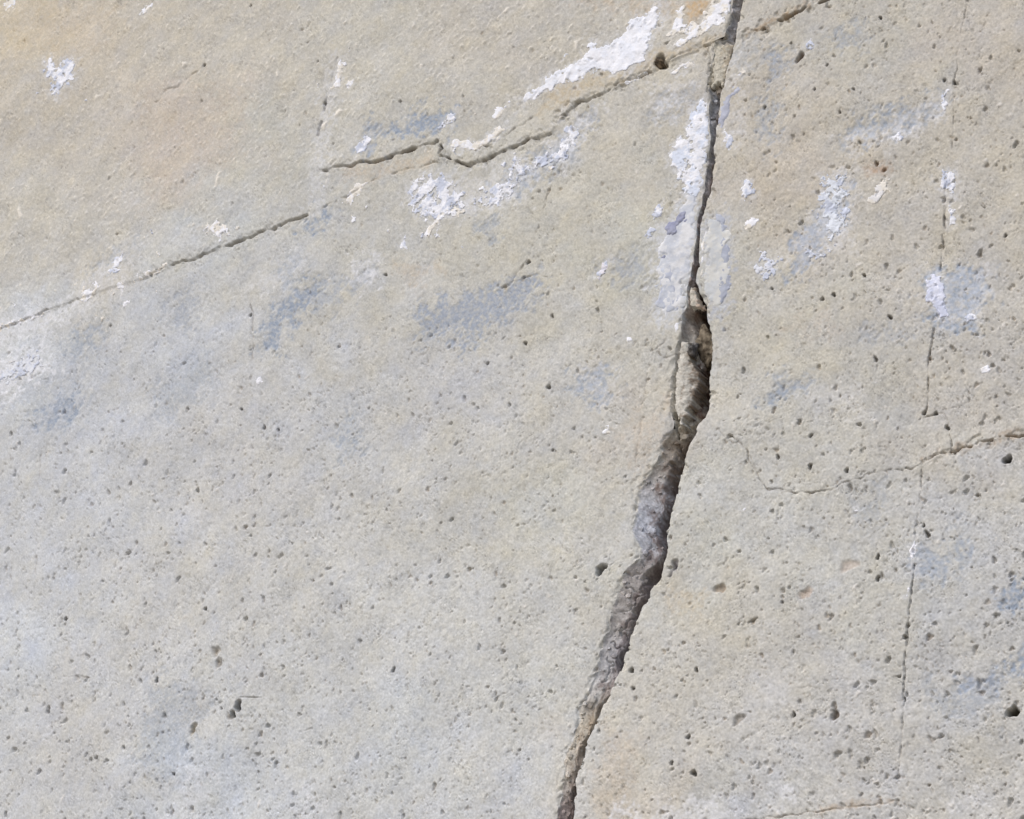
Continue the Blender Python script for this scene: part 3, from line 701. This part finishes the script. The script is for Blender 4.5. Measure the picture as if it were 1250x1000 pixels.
dep = f_(1) * sstep(0, .10, sE) + f_(2) * np.clip(sE, 0, 1) + f_(3) * sstep(plunge0, plunge0 + .5, s)
rift = np.zeros_like(dep)
for Pq, wq, dq in (([(.10,420),(.075,445),(.07,480),(.08,508),(.20,530)],1.0,.007), ([(.42,540),(.5,552),(.46,566),(.62,580)],1.3,.006), ([(.55,562),(.98,560)],1.0,.004), ([(.62,582),(.98,590)],1.8,.008), ([(.35,655),(.95,650)],.8,.002),
                   ([(.3,640),(.42,665),(.30,690)],.8,.002), ([(.5,700),(.56,720),(.52,735)],1.1,.004), ([(.2,716),(.6,720),(.9,712)],.9,.003), ([(.48,735),(.62,750),(.5,772)],1.1,.004),
                   ([(.15,745),(.55,742)],.8,.002), ([(.2,783),(.7,788)],1.0,.003), ([(.3,800),(.5,815),(.45,832)],1.0,.003), ([(.1,770),(.4,765),(.9,772)],.8,.002),
                   ([(.0,47),(.45,50),(1,46)],1.2,.003), ([(.2,30),(.6,26)],.8,.002), ([(.1,104),(.5,98),(1,108)],1.2,.004), ([(.0,700),(.35,698),(.4,706)],1.1,.003)):
    Pq = np.array(Pq, float); xx = np.interp(Pq[:, 1], ys_f, XL) + Pq[:, 0] * np.interp(Pq[:, 1], ys_f, XR - XL)
    Pp = np.stack([xx, Pq[:, 1]], 1); i0, i1 = np.searchsorted(ys_f, [Pq[:, 1].min() - 8, Pq[:, 1].max() + 8])
    X_, Y_ = XC[i0:i1] + 1.6 * noise(XC[i0:i1] / 1000, YC[i0:i1] / 1000, .014, 3), YC[i0:i1] + 1.6 * noise(XC[i0:i1] / 1000, YC[i0:i1] / 1000, .012, 4); bq = np.full(X_.shape, 1e6)
    for (ax, ay), (bx_, by_) in zip(Pp[:-1], Pp[1:]):
        ex, ey = bx_ - ax, by_ - ay; tq = np.clip(((X_ - ax) * ex + (Y_ - ay) * ey) / (ex * ex + ey * ey + 1e-9), 0, 1)
        bq = np.minimum(bq, (X_ - ax - tq * ex) ** 2 + (Y_ - ay - tq * ey) ** 2)
    rift[i0:i1] = np.maximum(rift[i0:i1], (.6 if Pq[0, 1] > 600 else 1) * dq * np.exp(-bq / wq ** 2))
kq = np.hanning(61)[1:-1]; kq /= kq.sum()
LS = np.convolve(np.pad(LIPH, 29, mode='edge'), kq, 'valid')
LB = LIPH[:, None] + (LS - LIPH)[:, None] * sstep(0, .05, s)
hc = LB - rift - dep + ruf * sstep(0, .25, s) * np.clip(gap / 18, .25, 1)
PC = vert(XC, YC, hc)
# its colours, lip to depth; deep tones darkened further to paint the crack's shade
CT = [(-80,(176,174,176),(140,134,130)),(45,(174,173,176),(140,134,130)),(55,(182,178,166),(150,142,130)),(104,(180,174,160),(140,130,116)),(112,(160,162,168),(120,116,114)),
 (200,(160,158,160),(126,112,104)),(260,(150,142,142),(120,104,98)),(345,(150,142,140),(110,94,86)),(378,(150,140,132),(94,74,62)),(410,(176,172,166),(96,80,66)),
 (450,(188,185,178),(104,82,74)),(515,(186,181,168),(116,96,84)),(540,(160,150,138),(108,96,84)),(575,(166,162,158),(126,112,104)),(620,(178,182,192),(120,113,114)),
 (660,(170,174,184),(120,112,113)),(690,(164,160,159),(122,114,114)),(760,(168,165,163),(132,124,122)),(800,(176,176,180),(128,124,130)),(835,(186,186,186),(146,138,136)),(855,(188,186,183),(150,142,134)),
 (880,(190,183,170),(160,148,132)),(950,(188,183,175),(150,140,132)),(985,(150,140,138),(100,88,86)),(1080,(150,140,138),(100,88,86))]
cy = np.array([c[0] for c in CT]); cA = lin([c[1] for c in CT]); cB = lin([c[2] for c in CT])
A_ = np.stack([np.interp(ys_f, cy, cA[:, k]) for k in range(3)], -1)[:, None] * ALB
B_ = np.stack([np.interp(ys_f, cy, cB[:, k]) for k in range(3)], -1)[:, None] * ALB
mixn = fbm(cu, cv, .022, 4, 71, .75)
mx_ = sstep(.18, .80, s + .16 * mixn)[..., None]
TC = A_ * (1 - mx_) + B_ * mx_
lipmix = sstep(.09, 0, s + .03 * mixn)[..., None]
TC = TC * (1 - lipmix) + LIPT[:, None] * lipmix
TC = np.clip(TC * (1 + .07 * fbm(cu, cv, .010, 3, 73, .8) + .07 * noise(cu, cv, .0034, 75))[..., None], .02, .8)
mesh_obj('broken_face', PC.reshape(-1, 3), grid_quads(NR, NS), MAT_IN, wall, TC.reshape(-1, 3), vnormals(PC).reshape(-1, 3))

# the rest of the wall round the part in view, and its core
def ring_pts(n):
    a = np.linspace(0, 1, n)
    x0, x1, y0, y1 = X0 + 1, X0 + NX - 2, ys_f[0], ys_f[-1]
    px = np.r_[x0 + (x1 - x0) * a, np.full(n, x1), x1 - (x1 - x0) * a, np.full(n, x0)]
    py = np.r_[np.full(n, y0), y0 + (y1 - y0) * a, np.full(n, y1), y1 - (y1 - y0) * a]
    ox = np.r_[-3.6 + 6.4 * a, np.full(n, 2.8), 2.8 - 6.4 * a, np.full(n, -3.6)]
    oz = np.r_[np.full(n, 5.2), 5.2 - 5.2 * a, np.full(n, 0.0), 5.2 * a]
    return px, py, ox, oz
px, py, ox, oz = ring_pts(420)
iu, iv = wall_uv(px, py); nt_ = 110
tt = (np.linspace(0, 1, nt_) ** 2)[:, None]
ru = iu * (1 - tt) + ox * tt; rv = iv * (1 - tt) + oz * tt
incrack = ((py == ys_f[0]) & (px > XL[0] - 4) & (px < XR[0] + 4)) | ((py == ys_f[-1]) & (px > XL[-1] - 4) & (px < XR[-1] + 4))
h0 = samp(H, px, py)[None]; t0 = samp(C, px, py)[None]
kr = np.hanning(163)[1:-1]; kr /= kr.sum()
t1 = np.stack([np.convolve(np.pad(t0[0, :, k], 80, mode='wrap'), kr, 'valid') for k in range(3)], -1)[None]
near = sstep(0, .010, tt)
hr = h0 * (1 - near) + near * (.0008 * fbm(ru, rv, .24, 3, 2) + .0003 * fbm(ru, rv, .045, 2, 5))
gen = lin((188, 183, 174)) * ALB
tr_ = t1 * (1 - sstep(0, .5, tt))[..., None] + gen * sstep(0, .5, tt)[..., None]
hu = fbm(ru, rv, .07, 3, 23)
tr_ = tr_ * (1 + .03 * fbm(ru, rv, .11, 4, 11) + .03 * noise(ru, rv, .02, 37))[..., None] * (1 + hu[..., None] * np.array([.009, .003, -.014]))
tr_ = t0 * (1 - near)[..., None] + tr_ * near[..., None]
RP = np.stack([ru, -hr, rv], -1)
back = RP[-1:].copy(); back[..., 1] = .5
RP = np.concatenate([RP, back]); tr_ = np.concatenate([tr_, tr_[-1:]])
mesh_obj('wall_margin', RP.reshape(-1, 3), grid_quads(nt_ + 1, len(px)), MAT, wall, tr_.reshape(-1, 3))
x0, x1, y0, y1, z0, z1 = -3.58, 2.78, .085, .48, .003, 5.18
bx = np.array([(x, y, z) for x in (x0, x1) for y in (y0, y1) for z in (z0, z1)])
mesh_obj('wall_core', bx, [[0, 1, 3, 2], [4, 6, 7, 5], [0, 4, 5, 1], [2, 3, 7, 6], [0, 2, 6, 4], [1, 5, 7, 3]], MAT_CORE, wall, smooth=False)

# ------------------------------------------------------------------ flakes of white lime and smears of patching plaster
def flake(P, name='plaster_flake', rgb=(228, 230, 236), rgb2=(214, 214, 212), thick=.0012, rough=2.6, lam=.016, holes=.0, seed=0, feather=1.6, smooth=False, gaptop=0):
    P = np.asarray(P, float); st = .72
    x = np.arange(P[:, 0].min() - 7, P[:, 0].max() + 7, st); y = np.arange(P[:, 1].min() - 7, P[:, 1].max() + 7, st)
    x, y = np.meshgrid(x, y); u, v = wall_uv(x, y)
    n1 = fbm(u, v, lam, 4, seed, .62)
    sd_ = poly_sdf(P, x, y) + rough * n1
    if holes:
        hn = fbm(u, v, .021, 4, seed + 5, .72)
        sd_ = np.minimum(sd_, (1.9 - 1.15 * holes - hn) * 3.0)
    keep = sd_ > -.7
    # keep clear of the open crack
    xl = np.interp(y, ys_f, XL); xr = np.interp(y, ys_f, XR)
    side_left = P[:, 0].mean() < np.interp(P[:, 1].mean(), ys_f, .5 * (XL + XR))
    keep &= (x < xl - .6) if side_left else (x > xr + .6)
    q = grid_quads(*x.shape); k = keep.ravel()
    q = q[k[q].all(1)]
    if len(q) < 6: return
    e = sstep(-.7, feather, sd_)
    h = samp(H, x, y); hs = h
    if smooth:
        for _ in range(12): hs = (hs + np.roll(hs, 1, 0) + np.roll(hs, -1, 0) + np.roll(hs, 1, 1) + np.roll(hs, -1, 1)) / 5
        hs = np.maximum(hs, h - .002)
    dlip = (xl - x) if side_left else (x - xr)
    h2 = hs - .0008 + e * (thick + .0008) + thick * .14 * e * fbm(u, v, .014, 3, seed + 9)
    h2 = h2 - np.exp(-np.clip(dlip, 0, 99) / 2.5) * (thick + .001)
    m = sstep(-.6, .9, fbm(u, v, .03, 4, seed + 7, .7))[..., None]
    tn = (lin(rgb) * (1 - m) + lin(rgb2) * m) * .80 * (1 + .04 * n1[..., None])
    tn = np.clip(tn, .02, .82)
    idx, inv = np.unique(q, return_inverse=True)
    co = vert(x, y, h2).reshape(-1, 3)
    mesh_obj(name, co[idx], inv.reshape(-1, 4), MAT_FL, wall, tn.reshape(-1, 3)[idx])

for i, (P, a, b, rgh, hol) in enumerate(FL):
    flake(P, 'plaster_flake', a, b, .0007, rgh, .016, hol, 11 + i * 7, feather=2.0)
# loose little chips of lime round the bigger flakes
g3 = np.random.default_rng(5)
for k in range(46):
    P0, a, b, _, _ = FL[k % 24]
    c = np.mean(P0, 0); r = g3.uniform(1.6, 4.2)
    x, y = c + g3.normal(0, 1, 2) * (32, 24)
    an = np.sort(g3.uniform(0, 2 * math.pi, 7))
    if abs(x - np.interp(y, ys_f, .5 * (XL + XR))) < 22: continue
    flake([(x + r * g3.uniform(.5, 1.3) * math.cos(q), y + 1.2 * r * g3.uniform(.5, 1.3) * math.sin(q)) for q in an], 'plaster_flake', WC if k % 2 else W, b, .0009, 1.2, .012, .2, 301 + k)
SM = [
 ([(863,268),(872,262),(884,266),(889,290),(890,330),(889,362),(883,380),(874,386),(868,378),(861,368),(857,350),(858,320)], (210,211,209), (198,202,206)),
 ([(845,225),(856,236),(849,262),(847,300),(842,335),(836,352),(832,372),(822,382),(810,392),(804,375),(801,330),(806,302),(812,280),(826,258)], (222,224,228), (202,207,217)),
 ([(878,128),(892,100),(902,88),(903,98),(896,130),(888,155),(877,165),(875,150)], (186,190,204), (176,180,196)),
 ([(812,290),(818,268),(830,254),(846,252),(838,268),(824,284),(816,305),(809,322)], (150,154,178), (160,164,184)),
 ([(876,262),(886,268),(891,300),(890,340),(886,372),(879,386),(873,370),(876,330),(877,296)], (168,174,190), (178,184,198)),
 ([(803,345),(812,322),(826,330),(834,352),(826,380),(812,392),(804,376)], (182,188,204), (196,202,214)),
]
for i, (P, a, b) in enumerate(SM):
    flake(P, 'plaster_smear', a, b, .0007 if i != 3 else .0016, 3.0, .04, 0, 501 + i * 5, feather=6.0, smooth=True)

# ------------------------------------------------------------------ stones and shards wedged in the crack
def depth_at(x, y):
    i = int(np.clip(np.searchsorted(ys_f, y), 0, NR - 1)); j = int(np.argmin(np.abs(XC[i] - x)))
    return hc[i, j]
import bmesh
def stone(name, label, cat, px, py, hx, hz, hy, rot, out, mat, seed, sub=4, amp=.34, facet=True):
    """broken stone: half sizes in metres along the wall, up and into it; its middle lies OUT metres in front of the broken face"""
    bm = bmesh.new(); bmesh.ops.create_icosphere(bm, subdivisions=sub, radius=1)
    P = np.array([v.co[:] for v in bm.verts]); g = np.random.default_rng(seed)
    N = g.standard_normal((9, 3)); N /= np.linalg.norm(N, axis=1)[:, None]
    for n in N:                                                       # cut facets
        d = P @ n; lim = g.uniform(.42, .80); P -= np.clip(d - lim, 0, None)[:, None] * n
    nn = noise(P[:, 0] * .02 + seed, P[:, 1] * .02 + P[:, 2] * .013, .014, seed) + .5 * noise(P[:, 2] * .02, P[:, 0] * .02 - P[:, 1] * .01, .005, seed + 1)
    P = P * (1 + amp * .35 * nn)[:, None] * np.array([hx, hy, hz])
    ca, sa = math.cos(rot), math.sin(rot)
    P = np.stack([P[:, 0] * ca - P[:, 2] * sa, P[:, 1], P[:, 0] * sa + P[:, 2] * ca], 1)
    tr = np.array([[v.index for v in f.verts] for f in bm.faces]); bm.free()
    u, v = wall_uv(px, py)
    o = mesh_obj(name, P, np.zeros((0, 4), np.int32), mat, None, None, None, tr)
    o.location = (u, -(depth_at(px, py) + out) if cat != 'pebble' else out, v)
    o['label'] = label; o['category'] = cat
    return o
stone('pebble', 'small dark brown pebble lodged in a hole beside the large white flake', 'pebble', 806, 76.5, .0052, .0088, .005, .62, .0015, MAT_ST[3], 3)
G = 'broken stones wedged in the crack'
for a in (
 ('rubble_stone', 'small reddish brown chip capping the wide dark opening of the crack', 853, 376.5, .009, .006, .010, .1, .012, MAT_ST[2], 5),
 ('rubble_stone', 'mottled brown lump filling the top of the wide opening', 852, 410, .0165, .026, .015, -.10, .010, MAT_ST[0], 8),
 ('rubble_stone', 'grey stained lump on the left side of the wide opening', 842, 424, .006, .011, .010, .2, .008, MAT_ST[4], 9),
 ('rubble_stone', 'small grey chip stuck under the right edge of the crack', 861, 496, .0055, .014, .009, -.2, .022, MAT_ST[1], 12),
 ('rubble_stone', 'dark split lump jammed where the crack narrows below the wide opening', 832, 556, .0085, .018, .012, -.45, .014, MAT_ST[0], 15),
):
    o = stone(a[0], a[1], 'stone', *a[2:]); o['group'] = G

# pale shard of plaster standing off the left lip, and the sliver above the opening
def shard(name, P, lift0, lift1, rgb, rgb2, seed, thick=.006, dome=.002):
    P = np.asarray(P, float); st = .7
    x = np.arange(P[:, 0].min() - 3, P[:, 0].max() + 3, st); y = np.arange(P[:, 1].min() - 3, P[:, 1].max() + 3, st)
    x, y = np.meshgrid(x, y); u, v = wall_uv(x, y)
    s_ = poly_sdf(P, x, y) + 1.0 * fbm(u, v, .012, 3, seed, .7)
    k = (s_ > -.8).ravel(); q = grid_quads(*x.shape); q = q[k[q].all(1)]
    t_ = (x - P[:, 0].min()) / np.ptp(P[:, 0])
    e = sstep(-.8, 2.2, s_)
    base = np.interp(y, ys_f, LS)
    h = base + lift0 + (lift1 - lift0) * t_ - (1 - e) * thick + dome * e * (1 - (2 * t_ - 1) ** 2) + .0003 * fbm(u, v, .014, 4, seed + 2, .6)
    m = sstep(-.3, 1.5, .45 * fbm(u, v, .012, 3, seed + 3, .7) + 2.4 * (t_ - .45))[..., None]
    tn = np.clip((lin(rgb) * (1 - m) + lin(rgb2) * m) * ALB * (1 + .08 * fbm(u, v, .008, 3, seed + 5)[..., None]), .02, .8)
    idx, inv = np.unique(q, return_inverse=True)
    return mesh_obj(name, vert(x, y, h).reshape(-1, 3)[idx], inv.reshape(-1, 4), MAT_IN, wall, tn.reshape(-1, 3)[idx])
shard('plaster_shard', [(831,414),(840,416),(843,440),(851,452),(850,470),(844,486),(838,506),(832,522),(827,514),(822.5,497),(822.5,470),(825,440)], .0004, -.007, (194,191,183), (130,117,104), 3, .014, .004)  # second tone paints the shade on the shard's right side into its colour
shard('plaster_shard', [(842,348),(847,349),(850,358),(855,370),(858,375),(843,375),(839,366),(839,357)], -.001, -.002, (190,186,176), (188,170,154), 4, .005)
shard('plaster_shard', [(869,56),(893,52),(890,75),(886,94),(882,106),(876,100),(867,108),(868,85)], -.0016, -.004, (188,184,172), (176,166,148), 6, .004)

# loose grit caught on the broken face
g4 = np.random.default_rng(17)
bm = bmesh.new(); bmesh.ops.create_icosphere(bm, subdivisions=1, radius=1)
IP = np.array([v.co[:] for v in bm.verts]); IT = np.array([[v.index for v in f.verts] for f in bm.faces]); bm.free()
gp, gt, gc = [], [], []
for k in range(420):
    i = int(g4.integers(20, NR - 20))
    if gap[i, 0] < 9: continue
    j = int(NS * g4.uniform(.08, .72) / 1.28)
    r = .0006 * math.exp(g4.exponential(.5)); r = min(r, .0028)
    q = IP * (1 + .25 * g4.standard_normal((len(IP), 1))) * r * np.array([g4.uniform(.7, 1.4), .8, g4.uniform(.7, 1.4)])
    gp.append(q + PC[i, j] + np.array([0, -.2 * r, 0])); gt.append(IT + 12 * 0 + len(IP) * len(gt))
    base = TC[i, j] * g4.uniform(.75, 1.45); gc.append(np.repeat(np.clip(base, .02, .7)[None], len(IP), 0))
o = mesh_obj('loose_grit', np.concatenate(gp), np.zeros((0, 4), np.int32), MAT_IN, wall, np.concatenate(gc), None, np.concatenate(gt), smooth=False)
o['kind'] = 'stuff'
